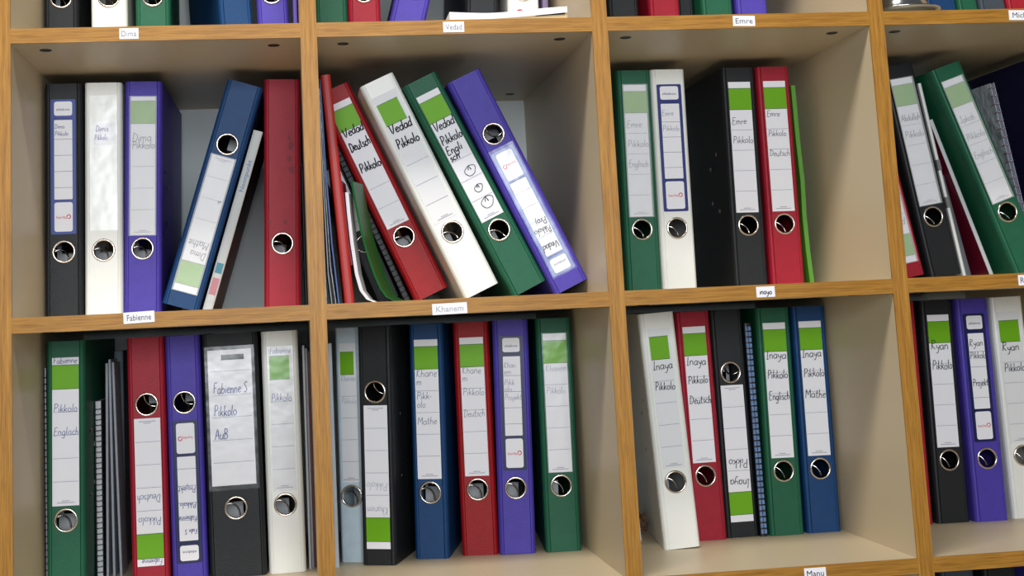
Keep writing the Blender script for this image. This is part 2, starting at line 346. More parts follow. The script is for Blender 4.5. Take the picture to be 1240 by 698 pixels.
def lever_file(key, row, w, x, y, tilt, yaw, colour, label, flip=False, lab=None, aL=0, aR=0, rivets='', group=None, ring=True, pap=0.6, papm=None, arc=0, depth=BD):
    """lever arch file: origin under the middle of its spine, spine facing -y"""
    ti, ya = math.radians(tilt), math.radians(yaw)
    t = thing('lever_arch_file', label, 'file folder', (x, y, ROWZ[row] + w / 2 * abs(math.sin(ti))), (0, ti, ya), group)
    F = (lambda v: (-v[0], v[1], H - v[2])) if flip else (lambda v: v)
    cm = COV[colour]
    sp = spine_mesh(w, ring).build('spine', cm, t, fn=F)
    for s, a in ((-1, aL), (1, aR)):
        sh = (depth - .007) * math.tan(math.radians(a)); xo = s * w / 2; xi = s * (w / 2 - .0024)
        xa, xb = min(xo, xi), max(xo, xi)
        P = [(xa, .007, 0), (xb, .007, 0), (xb + sh, depth, .0), (xa + sh, depth, .0), (xa, .007, H), (xb, .007, H), (xb + sh, depth, H), (xa + sh, depth, H)]
        c = MB().hexa(P).build('cover', cm, t)
        if (s < 0 and 'L' in rivets) or (s > 0 and 'R' in rivets):
            for ry, rz in ((.045, .197), (.073, .178), (.073, .127), (.045, .113)):
                mb = MB(); xs = xo + sh * ry / depth
                b = len(mb.v)
                for i in range(10):
                    g = 2 * math.pi * i / 10
                    mb.v += [(xs, ry + .0034 * math.cos(g), rz + .0034 * math.sin(g)), (xs + s * .0011, ry + .0022 * math.cos(g), rz + .0022 * math.sin(g))]
                for i in range(10):
                    j = (i + 1) % 10; q = (b + 2 * i, b + 2 * j, b + 2 * j + 1, b + 2 * i + 1); mb.face(q if s > 0 else q[::-1])
                mb.face([b + 2 * i + 1 for i in range(10)][::s])
                mb.build('rivet', METAL if colour != 'red' else DARKM, c, True)
    if ring:
        r = MB().lathe_y(0, RZ, RINGP, 32).build('finger_ring', METAL, sp, True, fn=F)
        r['label'] = 'round metal finger ring'
        mb = MB(); cx, cz = (-.0085, -.011) if arc == 0 else (.001, .004)
        pts = [(cx + .0130 * math.cos(g), (.010 + .008 * math.sin(g)), RZ + cz + .0150 * math.sin(g)) for g in [math.radians(v) for v in range(0, 181, 12)]]
        mb.tube(pts, .0013, 6)
        mb.box(-w / 2 + .013, w / 2 - .013, .052, .055, .09, .22)
        mb.build('arch_mechanism', METAL, t, True, fn=F)
    sL = math.tan(math.radians(aL)); sR = sL + (math.tan(math.radians(aR)) - sL) * pap; y0, y1 = .062, depth - .02
    if flip: sL, sR = -sL, -sR
    x0 = -w / 2 + .0045; x1 = x0 + (w - .009) * pap
    MB().hexa([(x0 + sL * y0, y0, .012), (x1 + sR * y0, y0, .012), (x1 + sR * y1, y1, .012), (x0 + sL * y1, y1, .012),
               (x0 + sL * y0, y0, .305), (x1 + sR * y0, y0, .305), (x1 + sR * y1, y1, .305), (x0 + sL * y1, y1, .305)]).build('papers', papm or PAGES, t, fn=F)
    if lab: lab(t, w, F, colour)
    return t

def strip_label(texts=(), ink=None, green=GREEN, lw=.033, top=.0214, length=.19, stroke=.0008, pocket=False, white=False, sk=1.0, small=True, shift=0.0, paper=None, gtop=.0096, gh=.0313, doodle=None, dx=.0018):
    """paper spine label: green field, ruled rows and hand lettering; texts = (distance below label top, text, height)"""
    def f(sp, w, F, colour):
        zt = H - top; x0, x1 = shift - lw / 2, shift + lw / 2
        l = MB().box(x0, x1, -.0005, .0004, zt - length, zt).build('paper_label', paper or (PAPER if not white else MATS.get('label_on_white') or mat('label_on_white', (228, 228, 232), .5, .3)), sp, fn=F)
        if green is not None:
            gi = .0035 if white else 0.0
            g = MB().box(x0 + gi * .3, x1 - gi, -.0008, .0003, zt - gtop - gh, zt - gtop).build('green_field', green, l, fn=F)
        mb = MB(); y = -.0010
        rows = [gtop + gh + .0296 * (i + 1) for i in range(5)]
        for r in rows:
            if r < length - .012: mb.box(x0 + .001, x1 - .001, y, -.0004, zt - r - .0002, zt - r + .0002)
        if green is not None:
            mb.m = 1
            for r in (gtop, gtop + gh): mb.box(x0 + gi * .3 if white else x0, x1 - gi if white else x1, y, -.0004, zt - r - .00025, zt - r + .00025)
            mb.m = 0
        if small:
            for j, (q, wd) in enumerate(((.0062, .010), (.0040, .022))):
                mb.box(shift - wd / 2, shift + wd / 2, y, -.0004, zt - length + q - .0003, zt - length + q + .0003)
        mb.build('printed_rules', [LINE, INK], l, fn=F)
        if texts or doodle:
            mb = MB()
            for d, s, h in texts:
                k = sk; tw = text_width(s, h, k)
                if tw > lw - .003: k *= (lw - .003) / tw
                write(mb, s, x0 + dx, zt - d, h, stroke, -.0012, squeeze=k)
            if doodle:
                for cx, cz, r in doodle:
                    P = [(cx + r * (1 + .12 * math.sin(3 * g)) * math.cos(g), zt - cz + r * .85 * math.sin(g + .2)) for g in [2 * math.pi * i / 18 for i in range(21)]]
                    mb.ribbon(P, stroke * .6, -.0012)
                    mb.ribbon([(cx - r * .3, zt - cz + r * .2), (cx, zt - cz + r * .9), (cx + r * .2, zt - cz + r * .1)], stroke, -.0012)
            mb.build('handwriting', ink or INK, l, fn=F)
        if pocket: MB().box(x0 - .002, x1 + .002, -.0019, -.0017, zt - length - .001, zt + .001).build('label_pocket', VEILED if pocket == 'veiled' else CLEAR, sp, fn=F)
    return f
def framed_label(texts=(), ink=None, stroke=.0007, frame=None, fw=.033, pocket=False, sk=1.0, top=.0219):
    """printed label: dark blue frame with three rounded white fields"""
    def f(sp, w, F, colour):
        L = .184; zt = H - top; hw = fw / 2
        l = MB().prism_y(rrect(-hw, hw, zt - L, zt, .002), -.0005, .0004).build('framed_label', frame or FRAME, sp, fn=F)
        iw = hw - .0045
        for za, zc, rr in ((.0225, .003, .003), (.137, .0285, .001), (.1805, .141, .003)):
            MB().prism_y(rrect(-iw, iw, zt - za, zt - zc, rr), -.0008, .0003).build('white_field', PAPER, l, fn=F)
        mb = MB(); printed(mb, 'eliabox', 0, zt - .0155, .0034, -.0011, iw * 1.5)
        for q in (.055, .077, .099, .121): mb.box(-iw, iw, -.0010, -.0006, zt - q - .0002, zt - q + .0002)
        mb.box(-iw, iw, -.0010, -.0006, zt - .0265, zt - .0259); mb.box(-iw, iw, -.0010, -.0006, zt - .1387, zt - .1381)
        mb.m = 1; printed(mb, 'herlitz', -.002, zt - .163, .0036, -.0011, iw * 1.2)
        mb.ribbon([(iw * .58 + .0024 * math.cos(g), zt - .1605 + .0026 * math.sin(g)) for g in [math.radians(v) for v in range(-120, 200, 20)]], .0011, -.0011)
        mb.build('printed_lettering', [FRAMED, REDP], l, fn=F)
        if texts:
            mb = MB()
            for d, s, h in texts:
                k = sk; tw = text_width(s, h, k)
                if tw > 2 * iw - .001: k *= (2 * iw - .001) / tw
                write(mb, s, -iw + .0008, zt - d, h, stroke, -.0012, squeeze=k)
            mb.build('handwriting', ink or INK, l, fn=F)
        if pocket: MB().box(-hw - .002, hw + .002, -.0019, -.0017, zt - L - .004, zt + .002).build('label_pocket', CLEAR, sp, fn=F)
    return f
def taped_note(sp, w, F, colour):
    l = MB().box(-.013, .016, -.0005, .0004, .232, .262).build('taped_note', PAPER, sp, fn=F)
    mb = MB(); write(mb, 'Dima', -.010, .2505, .008, .0007, -.0009); write(mb, 'Pikkolo', -.0115, .2385, .0075, .0007, -.0009, squeeze=.75)
    mb.build('handwriting', PURPINK, l, fn=F)
    MB().box(-.018, .019, -.0019, -.0017, .115, .30).build('label_pocket', CLEAR, sp, fn=F)
def wide_label(sp, w, F, colour):
    l = MB().box(-.030, .028, -.0005, .0004, .118, .296).build('paper_label', PAPER, sp, fn=F)
    l.rotation_euler = (0, 0, 0)
    mb = MB()
    for q in (.268, .236, .207, .177, .148): mb.box(-.027, .026, -.0010, -.0004, q - .0002, q + .0002)
    mb.m = 1; mb.box(-.012, .018, -.0011, -.0004, .2825, .2895)
    mb.build('printed_rules', [LINE, INK], l, fn=F)
    mb = MB()
    for z, s in ((.2385, 'Fabienne S'), (.209, 'Pikkolo'), (.179, 'AuB')): write(mb, s, -.024, z, .014, .0010, -.0012, squeeze=.68)
    mb.build('handwriting', BLUEINK, l, fn=F)
    MB().box(-.034, .032, -.0019, -.0017, .112, .301).build('label_pocket', CLEAR, sp, fn=F)

LA = lever_file
# --- row of the upper full compartments
LA('A1', 2, .050, .0376, .1868, .29, -.31, 'black', 'black lever arch file with blue-framed label, beside the white file with a taped note', lab=framed_label([(.040, 'Dima', .006), (.050, 'Pikkolo', .006)], PURPINK, frame=mat('frame_mid_blue', (48, 66, 150), .4, .4), stroke=.0005), rivets='')
LA('A2', 2, .050, .0892, .1874, .6, 0, 'white', 'white lever arch file with a small taped note and no paper strip', lab=taped_note)
LA('A3', 2, .050, .1395, .1876, 1.3, -1.2, 'violet', 'violet lever arch file with pale green field, between the white and the tilted blue file', lab=strip_label([(.062, 'Dima', .012), (.072, 'Pikkolo', .010)], mat('soft_pencil', (104, 106, 124), .6, .2), pocket='veiled', gtop=.006), rivets='R', aR=-.9)
LA('A4', 2, .050, .1905, .1802, 17.3, 0, 'blue', 'blue lever arch file tilted to one side, standing upside down against the dented red file', flip=True, lab=strip_label([(.056, 'Dima', .010), (.070, 'Mathe', .010), (.13, 'ok', .005)], mat('soft_pencil', (104, 106, 124), .6, .2), pocket='veiled', lw=.032), arc=1)
def scuffs(sp, w, F, colour):
    mb = MB()
    for (cx, cz, r) in ((.012, .225, .005), (.009, .205, .004), (.013, .19, .005), (.010, .235, .003), (-.018, .118, .002), (.004, .118, .0025)):
        n = 9; mb.prism_y([(cx + r * random.uniform(.5, 1.1) * math.cos(2 * math.pi * i / n), cz + 1.6 * r * random.uniform(.5, 1.1) * math.sin(2 * math.pi * i / n)) for i in range(n)], -.0004, .0004)
    mb.build('scuff_marks', mat('worn_red', (120, 14, 32), .5, .3), sp, fn=F)
LA('A6', 2, .050, .3268, .1967, 1.6, 0, 'red', 'unlabelled dark red lever arch file with dents in its spine', lab=scuffs)
LA('B2', 2, .050, .5314, .1850, -23.5, -.8, 'crimson', 'bright red lever arch file leaning, with large black handwriting on its label', lab=strip_label([(.0495, 'Vedad', .013), (.0715, 'Deutsch', .013), (.1045, 'Pikkolo', .013)], INK, stroke=.0016), pap=.8)
LA('B3', 2, .050, .5922, .1230, -24.0, 0, 'white', 'white lever arch file leaning, with a green square and large black handwriting', lab=strip_label([(.0555, 'Vedad', .013), (.0775, 'Pikkolo', .013)], INK, stroke=.0016, white=True, lw=.035, gtop=.012), rivets='R')
LA('B4', 2, .050, .6558, .1150, -25.2, 0, 'green', 'green lever arch file leaning, with doodles drawn on its label', lab=strip_label([(.0535, 'Vedad', .013), (.0745, 'Pikkolo', .013), (.0885, 'Engli', .011), (.0985, 'sch', .010)], INK, stroke=.0014, doodle=[(.003, .120, .008), (.002, .146, .006), (.004, .168, .009)]))
LA('B5', 2, .050, .7112, .1080, -24.44, 0, 'violet', 'violet lever arch file leaning upside down, nearest the bare side of its compartment', flip=True, lab=framed_label([(.043, 'Vedad', .009), (.066, 'Pikkolo', .009), (.078, 'Proj', .009)], INK, frame=mat('frame_faded_blue', (120, 135, 190), .4, .4), pocket=True, stroke=.0011))
LA('C1', 2, .050, .8346, .1939, .7, 0, 'green', 'green lever arch file with a pale green field, beside a framed white file', lab=strip_label([(.062, 'Emre', .010), (.090, 'Pikkolo', .010), (.119, 'Englisch', .010)], mat('soft_pencil', (104, 106, 124), .6, .2), pocket='veiled', stroke=.0006))
LA('C2', 2, .050, .8858, .1929, .5, 0, 'white', 'white lever arch file with a printed dark blue frame on its spine', lab=framed_label([(.046, 'Emre', .008), (.068, 'Pikkolo', .008)], PENCIL, fw=.036))
LA('C3', 2, .050, .9900, .1920, .58, .4, 'black', 'black lever arch file whose broad riveted side shows, beside a framed white file', lab=strip_label([(.062, 'Emre', .010), (.0895, 'Pikkolo', .010)], mat('grey_ink', (74, 74, 84), .6, .2), stroke=.0007), rivets='L')
LA('C4', 2, .050, 1.0441, .1912, .22, .4, 'red', 'red lever arch file beside a thin light green folder', lab=strip_label([(.052, 'Emre', .009), (.081, 'Pikkolo', .009), (.110, 'Deutsch', .009)], MATS['grey_ink'], stroke=.0006), rivets='')
LA('D1', 2, .050, 1.2290, .1992, -9.6, 1.0, 'red', 'red lever arch file standing upside down, half hidden beside a leaning black file', flip=True, lab=strip_label([(.066, 'Pikkolo', .010)], mat('soft_pencil', (104, 106, 124), .6, .2), pocket='veiled'))
LA('D2', 2, .050, 1.2860, .1993, -8.4, 1.0, 'black', 'black lever arch file leaning, with a pale green field, beside a thin white folder', lab=strip_label([(.064, 'Abdullah', .010), (.089, 'Pikkolo', .010)], mat('soft_pencil', (104, 106, 124), .6, .2), pocket='veiled', stroke=.0007))
LA('D5', 2, .050, 1.4000, .1716, -18.5, .7, 'green', 'green lever arch file leaning, with a pale label, before a clear spiral notebook', lab=strip_label([(.066, 'Jakob', .010), (.093, 'Pikkolo', .010), (.121, 'Englisch', .010)], mat('soft_pencil', (104, 106, 124), .6, .2), pocket='veiled', stroke=.0006))
LA('D7', 2, .043, 1.4559, .19, 0, 0, 'navy', 'navy blue lever arch file standing behind the leaning green file and clear spiral notebook')
# --- row of the lower full compartments
LA('E1', 3, .049, .0405, .1650, .4, 0, 'green', 'green lever arch file with blue handwriting, standing beside fanned grey booklets', lab=strip_label([(.0075, 'Fabienne', .008), (.070, 'Pikkolo', .010), (.100, 'Englisch', .010)], BLUEINK, lw=.034, stroke=.0006), rivets='R')
LA('E3', 3, .049, .1462, .1800, -.49, 0, 'red', 'red lever arch file standing upside down beside fanned grey booklets', flip=True, lab=strip_label([(.0085, 'Fabienne', .007), (.062, 'Pikkolo', .010), (.091, 'Deutsch', .010)], BLUEINK, lw=.034, stroke=.0006))
LA('E4', 3, .046, .1965, .1800, -.8, 0, 'violet', 'violet lever arch file standing upside down between a red and a broad black file', flip=True, lab=framed_label([(.043, 'Fabi S', .006), (.060, 'Fabienne', .007), (.077, 'Pikkolo', .007), (.098, 'Projekt', .008)], BLUEINK, frame=FRAMED))
LA('E5', 3, .074, .2590, .1800, -.79, 0, 'black', 'broad black lever arch file with an extra wide white label', lab=wide_label)
LA('E6', 3, .049, .3232, .1850, -.4, 0, 'white', 'white lever arch file with blue handwriting, beside the broad black file', lab=strip_label([(.0085, 'Fabienne', .008), (.072, 'Pikkolo', .010)], BLUEINK, white=True, lw=.031, stroke=.0006, gtop=.012, pocket=True))
LA('F1', 3, .037, .4121, .2290, .4, -18, 'grey', 'pale grey blue lever arch file behind an upside-down black file', lab=strip_label([(.052, 'Khanem', .008), (.083, 'Pikkolo', .008)], PENCIL, lw=.024, stroke=.0005, white=True, gtop=.012), depth=.265, ring=True, aR=-3)
LA('F2', 3, .047, .4446, .1934, .89, -19, 'black', 'black lever arch file turned at an angle, standing upside down beside the pale grey file', flip=True, lab=strip_label([(.055, 'Khanem', .010), (.087, 'Pikkolo', .010)], PENCIL, stroke=.0006), rivets='R')
LA('F3', 3, .047, .5185, .2150, .78, -14, 'blue', 'blue lever arch file turned at an angle between a black and a red file', lab=strip_label([(.051, 'Khane', .011), (.062, 'm', .010), (.082, 'Pikk-', .010), (.0935, 'olo', .010), (.116, 'Mathe', .010)], mat('grey_blue_ink', (96, 100, 124), .6, .2), stroke=.0006), aL=3, aR=.5, depth=.27)
LA('F4', 3, .050, .5855, .2180, .26, -9, 'crimson', 'red lever arch file with faint pencil, between a blue and a violet file', lab=strip_label([(.050, 'Khane', .010), (.060, 'm', .010), (.080, 'Pikkolo', .010), (.109, 'Deutsch', .010)], MATS['grey_blue_ink'], stroke=.0005), aL=3.5, aR=1.5, depth=.27, rivets='L')
LA('F5', 3, .050, .6355, .2064, 1.09, -5, 'violet', 'violet lever arch file with a framed label, between a red and a green file', lab=framed_label([(.044, 'Khan', .008), (.053, 'em', .008), (.068, 'Pikk', .008), (.077, 'olo', .008), (.088, 'Projekt', .008)], PENCIL, frame=FRAMED), aL=7, aR=2)
LA('F6', 3, .050, .6994, .2029, .52, -1.5, 'green', 'green lever arch file with faint pencil, standing at the bare side beside a violet file', lab=strip_label([(.052, 'Khanem', .009), (.083, 'Pikkolo', .009)], PENCIL, stroke=.0006, pocket=True), aL=4.5)
LA('G1', 3, .050, .8549, .1630, -2.83, -.2, 'white', 'white lever arch file standing proud of its neighbours, with black handwriting', lab=strip_label([(.056, 'Inaya', .012), (.084, 'Pikkolo', .011)], INK, stroke=.0009, white=True, lw=.031, gtop=.011), rivets='L', aL=7)
LA('G2', 3, .050, .9093, .2124, -.6, 0, 'red', 'red lever arch file beside the protruding white file', lab=strip_label([(.054, 'Inaya', .012), (.080, 'Pikkolo', .011), (.108, 'Deutsch', .011)], INK, stroke=.0009))
LA('G3', 3, .048, .9595, .2200, -.3, .4, 'black', 'black lever arch file upside down between a red file and a chequered notebook', flip=True, lab=strip_label([(.058, 'Inaya', .012), (.086, 'Pikko', .012)], INK, stroke=.0009))
LA('G4', 3, .050, 1.0215, .2125, .6, -.5, 'green', 'green lever arch file with black handwriting, beside a blue chequered notebook', lab=strip_label([(.051, 'Inaya', .012), (.079, 'Pikkolo', .012), (.109, 'Englisch', .012)], INK, stroke=.0009))
LA('G5', 3, .050, 1.0768, .2146, .4, -.3, 'blue', 'blue lever arch file with black handwriting, at the open end beside a green file', lab=strip_label([(.051, 'Inaya', .012), (.079, 'Pikkolo', .012), (.109, 'Mathe', .012)], INK, stroke=.0009))
LA('H1', 3, .050, 1.2171, .2200, .23, 0, 'red', 'red lever arch file almost hidden behind an oak upright, upside down beside a black file', flip=True, lab=strip_label([(.055, 'Ryan', .012), (.085, 'Pikkolo', .012)], INK, stroke=.0009))
LA('H2', 3, .050, 1.2725, .2200, .7, .4, 'black', 'black lever arch file with black handwriting, between a hidden red and a violet file', lab=strip_label([(.050, 'Ryan', .013), (.079, 'Pikkolo', .013)], INK, stroke=.0009))
LA('H3', 3, .050, 1.3274, .2138, .12, -.2, 'violet', 'violet lever arch file with black handwriting, between a black and a white file', lab=framed_label([(.047, 'Ryan', .010), (.065, 'Pikkolo', .010), (.104, 'Projekt', .010)], INK, frame=FRAMED, stroke=.0008))
LA('H4', 3, .050, 1.3883, .2197, -.61, -.3, 'white', 'white lever arch file with a green square, beside the violet file with framed label', lab=strip_label([(.057, 'Ryan', .012), (.087, 'Pikkolo', .012)], INK, white=True, lw=.035, stroke=.0009, gtop=.013))
# --- top row, of which only the feet show
TOPG = None
LA('I1', 1, .046, .0370, .19, 0, 0, 'black', 'black lever arch file on the top shelf at the end of the unit')
LA('I2', 1, .049, .1015, .19, 0, 0, 'white', 'white lever arch file on the top shelf beside a green one')
LA('I3', 1, .048, .1610, .19, 0, 0, 'green', 'green lever arch file on the top shelf between a white and a slanted blue one', aR=-2.5)
LA('I4', 1, .046, .2785, .185, -3, 12.5, 'blue', 'blue lever arch file on the top shelf, turned so its broad side shows', ring=False, depth=.27)
LA('I5', 1, .044, .3275, .19, -1.5, 0, 'violet', 'violet lever arch file on the top shelf beside the turned blue one', aL=2, aR=.0, depth=.26)
LA('J1', 1, .046, .4078, .19, 0, 0, 'green', 'green lever arch file on the top shelf beside an oak upright and a red file', ring=False)
LA('J2', 1, .046, .4545, .19, 0, 0, 'red', 'red lever arch file on the top shelf between a green and a tilted violet one')
LA('J3', 1, .050, .5045, .19, 15.0, 0, 'violet', 'violet lever arch file on the top shelf, tilted to one side')
LA('J5', 1, .047, .6210, .20, 2.8, 0, 'black', 'black lever arch file on the top shelf behind a lying white booklet', ring=False)
LA('J6', 1, .046, .6830, .20, 1.5, 0, 'white', 'white lever arch file on the top shelf behind a lying white booklet')
LA('K1', 1, .046, .8290, .19, 0, 0, 'black', 'black lever arch file on the top shelf beside an oak upright', ring=False)
LA('K2', 1, .046, .8900, .19, 0, 0, 'red', 'red lever arch file on the top shelf between two black files', ring=False)
LA('K3', 1, .028, .9290, .215, 0, 0, 'black', 'slim black file on the top shelf between a red and a green one', ring=False)
LA('K4', 1, .047, .9690, .19, 0, 0, 'green', 'green lever arch file on the top shelf between a slim black and a violet one', ring=False)
LA('K5', 1, .047, 1.0215, .19, 0, 0, 'violet', 'violet lever arch file on the top shelf at the open end of its row')
LA('L1', 1, .046, 1.3180, .19, -5, 0, 'blue', 'blue file on the top shelf behind a shiny metal lid', ring=False)
LA('L2', 1, .032, 1.3590, .19, -5, 0, 'green', 'slim green file on the top shelf between a blue and a slate one', ring=False)
LA('L3', 1, .042, 1.3980, .19, -5, 0, 'slate', 'slate grey file on the top shelf between a slim green and a red one', ring=False)
LA('L4', 1, .046, 1.4440, .19, -5, 0, 'red', 'red file on the top shelf beside a slate grey one', ring=False)
# --- below the lowest visible shelf
for kx, kc, kl in ((1.19, 'green', 'dark green file on the lowest row, under the shelf with the violet framed file'), (1.255, 'slate', 'slate grey file on the lowest row between a green and a black one'), (1.318, 'black', 'black file on the lowest row between a slate and a violet one'), (1.385, 'violet', 'violet file on the lowest row beside a black one')):
    LA('M', 4, .050, kx, .20, 1, 0, kc, kl, ring=False)

# ------------------------------------------------------------------ thin folders, booklets, notebooks
def slab(name, label, cat, row, x, y, tilt, yaw, w, h, d, cover, pages=None, spine=None, cov2=None, z=0, group=None, open_bottom=True):
    """booklet or thin folder: spine to the front, two covers, page block"""
    ti = math.radians(tilt)
    t = thing(name, label, cat, (x, y, ROWZ[row] + w / 2 * abs(math.sin(ti)) + z), (0, ti, math.radians(yaw)), group)
    th = min(.0012, w * .2)
    MB().prism([(-w / 2, th), (-w / 2 + w * .12, .0004), (-w * .2, 0), (w * .2, 0), (w / 2 - w * .12, .0004), (w / 2, th), (w / 2 - th, th + .001), (-w / 2 + th, th + .001)], 0, h).build('spine', spine or cover, t)
    MB().box(-w / 2, -w / 2 + th, th, d, 0, h).build('cover', cover, t)
    MB().box(w / 2 - th, w / 2, th, d, 0, h).build('cover', cov2 or cover, t)
    MB().box(-w / 2 + th, w / 2 - th, .003, d - .003, .002, h - .002).build('pages', pages or PAGES, t)
    return t
def spiral(name, label, row, x, y, tilt, yaw, w, h, d, cover, wire, pages=None, pitch=.0085, z=0, r=None):
    ti = math.radians(tilt)
    t = thing(name, label, 'notebook', (x, y, ROWZ[row] + (w / 2) * abs(math.sin(ti)) + z), (0, ti, math.radians(yaw)))
    MB().box(-w / 2, -w / 2 + .0008, .004, d, 0, h).build('cover', cover, t); MB().box(w / 2 - .0008, w / 2, .004, d, 0, h).build('cover', cover, t)
    MB().box(-w / 2 + .001, w / 2 - .001, .006, d - .002, .001, h - .001).build('pages', pages or PAGES, t)
    mb = MB(); q = .008; rr = r or w / 2 + .0012
    while q < h - .005:
        mb.tube([(rr * math.sin(g), .0065 - .0062 * math.cos(g), q + .0014 * g / 6.28) for g in [math.radians(v) for v in range(-150, 151, 30)]], .0007, 5); q += pitch
    mb.build('coil', wire, t, True); return t
def sheet(name, label, cat, row, pts, th, d, h, material, y, tilt=0, group=None, x=0, yaw=0):
    """curved sheet: pts are (x, z) up its front edge"""
    mb = MB(); n = len(pts); b = 0
    if yaw: x = pts[0][0]; pts = [(px - x, pz) for px, pz in pts]
    for (px, pz) in pts: mb.v += [(px, 0, pz), (px + th, 0, pz), (px + th, d, pz), (px, d, pz)]
    for i in range(n - 1):
        A, B = 4 * i, 4 * i + 4
        for j in range(4): k = (j + 1) % 4; mb.face((A + j, A + k, B + k, B + j))
    mb.face((3, 2, 1, 0)); mb.face([4 * n - 4 + i for i in range(4)])
    o = mb.build(name, material, smooth=False); o.location = (x, y, ROWZ[row]); o.rotation_euler = (0, math.radians(tilt), math.radians(yaw))
    return tag(o, label, cat, group)
GLOSSR = mat('gloss_red', (170, 28, 20), .38, .3); GLOSSG = mat('gloss_green', (16, 96, 42), .32, .4); LIME = mat('lime_plastic', (84, 146, 44), .25, .5)
GREYB = mat('grey_booklet', (158, 162, 170), .5, .3, var=.1, vscale=80); DGREY = mat('charcoal_card', (42, 44, 48), .5, .3); SLATEC = mat('slate_card', (92, 106, 116), .5, .3)
LGREY = mat('light_grey_card', (196, 198, 200), .5, .3); WHITEP = mat('white_plastic', (224, 224, 222), .35, .4); BURG = mat('burgundy_print', (110, 16, 44), .4, .4); TEALP = mat('teal_print', (96, 130, 140), .4, .4)
BROWN = mat('brown_photo', (98, 66, 50), .45, .3, var=.12, vscale=25); BLACKP = mat('black_photo', (26, 23, 24), .4, .3); BLUEC = mat('blue_card', (40, 80, 160), .4, .4); RUST = mat('rust_print', (120, 60, 46), .5, .3, var=.2, vscale=60)
# report with a clear spine behind the tilted blue file
rep = slab('report_booklet', 'slim report with clear grey spine and dark photo cover leaning under the tilted blue file', 'booklet', 2, .2256, .190, 17.2, 0, .0130, .255, .19, BLACKP, PAGES, LGREY)
MB().box(.0065, .00675, .004, .188, .004, .115).build('cover_photo', BROWN, rep)
mb = MB()
mb.box(-.0045, .0045, -.0004, .0003, .052, .066); mb.m = 1; mb.box(-.0045, .0045, -.0004, .0003, .022, .045); mb.m = 2; mb.box(-.0045, .0045, -.0004, .0003, .012, .019)
mb.m = 3
b0 = len(mb.v); printed(mb, 'Neonpunkt', 0, 0, .006, -.0005, .045)
for i in range(b0, len(mb.v)):
    vx, vy, vz = mb.v[i]; mb.v[i] = (-(vz - .003), vy, .19 + vx)
mb.build('spine_print', [mat('teal_dot', (20, 120, 140), .4, .4), mat('pink_print', (180, 110, 120), .4, .4), LGREY, mat('blue_print', (70, 120, 170), .5, .3)], rep)
slab('charcoal_folder', 'thin charcoal folder squeezed between the dented red file and an oak upright', 'folder', 2, .3593, .22, 0, 0, .0025, .2, .22, DGREY, DGREY)
# leaning compartment, left side
tw = [[(.3845, .0005), (.3838, .06), (.3832, .16), (.3827, .29)], [(.3915, .0005), (.3880, .04), (.3858, .15), (.3838, .295)], [(.3968, .0005), (.3915, .05), (.3880, .16), (.3850, .288)]]
for i, P in enumerate(tw):
    sheet('plastic_sleeve', ('bulging clear plastic sleeve against an oak upright', 'pale bluish paper bundle between two clear sleeves', 'bulging clear plastic sleeve beside the thin blue folder')[i], 'sleeve', 2, P, .0009, .075, 0, SLEEVE if i != 1 else PAPERB, .105 + .004 * i, group='clear sleeves beside the thin red folder')
sheet('blue_folder', 'thin blue card folder between clear sleeves and the red clip folder', 'folder', 2, [(.4005, .0005), (.3940, .08), (.3892, .18), (.3861, .302)], .0018, .065, 0, BLUEC, .118)
slab('red_clip_folder', 'glossy thin red clip folder standing almost upright beside leaning files', 'folder', 2, .4148, .1023, -3.9, 0, .0125, .305, .083, GLOSSR, PAGES)
sheet('curled_booklet', 'curled white booklet between the thin red clip folder and the dark green folder', 'booklet', 2, [(.458, .0010), (.448, .0016), (.438, .006), (.4295, .018), (.424, .04), (.4195, .08), (.4165, .12), (.4150, .15)], .0045, .055, 0, [PAPER], .128, yaw=-8)
sheet('crimson_leaflet', 'crimson leaflet standing between the thin red clip folder and the dark green folder', 'leaflet', 2, [(.4192, .052), (.4154, .085), (.4130, .12), (.4102, .165)], .0012, .05, 0, [mat('crimson_print', (150, 20, 50), .4, .4)], .124, yaw=-8)
sheet('green_folder', 'glossy dark green folder with a curved foot leaning beside the thin red clip folder', 'folder', 2, [(.4830, .0008), (.4720, .0025), (.4620, .008), (.4545, .019), (.4470, .037), (.4390, .062), (.4300, .098), (.4235, .137), (.4195, .165)], .0030, .048, 0, GLOSSG, .116, yaw=-20)
sb = slab('slim_black_file', 'slim black file leaning behind the dark green folder, mostly hidden by the bright red file', 'file folder', 2, .4735, .2050, -21.8, 0, .028, .205, .2, COV['black'], PAGES)
bl = MB().box(-.0115, .0115, -.0005, .0006, .105, .2).build('paper_label', PAPER, sb)
mb = MB()
for q in (.118, .145, .172): mb.box(-.0105, .0105, -.0009, -.0004, q - .0002, q + .0002)
mb.build('printed_rules', LINE, bl)
MB().lathe_y(0, .085, [(r * .8, y) for r, y in RINGP], 28).build('finger_ring', METAL, sb, True)
spiral('spiral_notebook', 'dark spiral notebook squeezed against the leaning bright red file', 2, .4994, .196, -22.8, 0, .007, .285, .2, DGREY, DARKM, DGREY, pitch=.008, r=.0039)
# thin light green folder
sheet('lime_folder', 'thin light green plastic folder beside a red file', 'folder', 2, [(1.0770, .0005), (1.0745, .05), (1.0735, .1), (1.0750, .15), (1.0730, .21), (1.0722, .29)], .0062, .24, 0, LIME, .195)
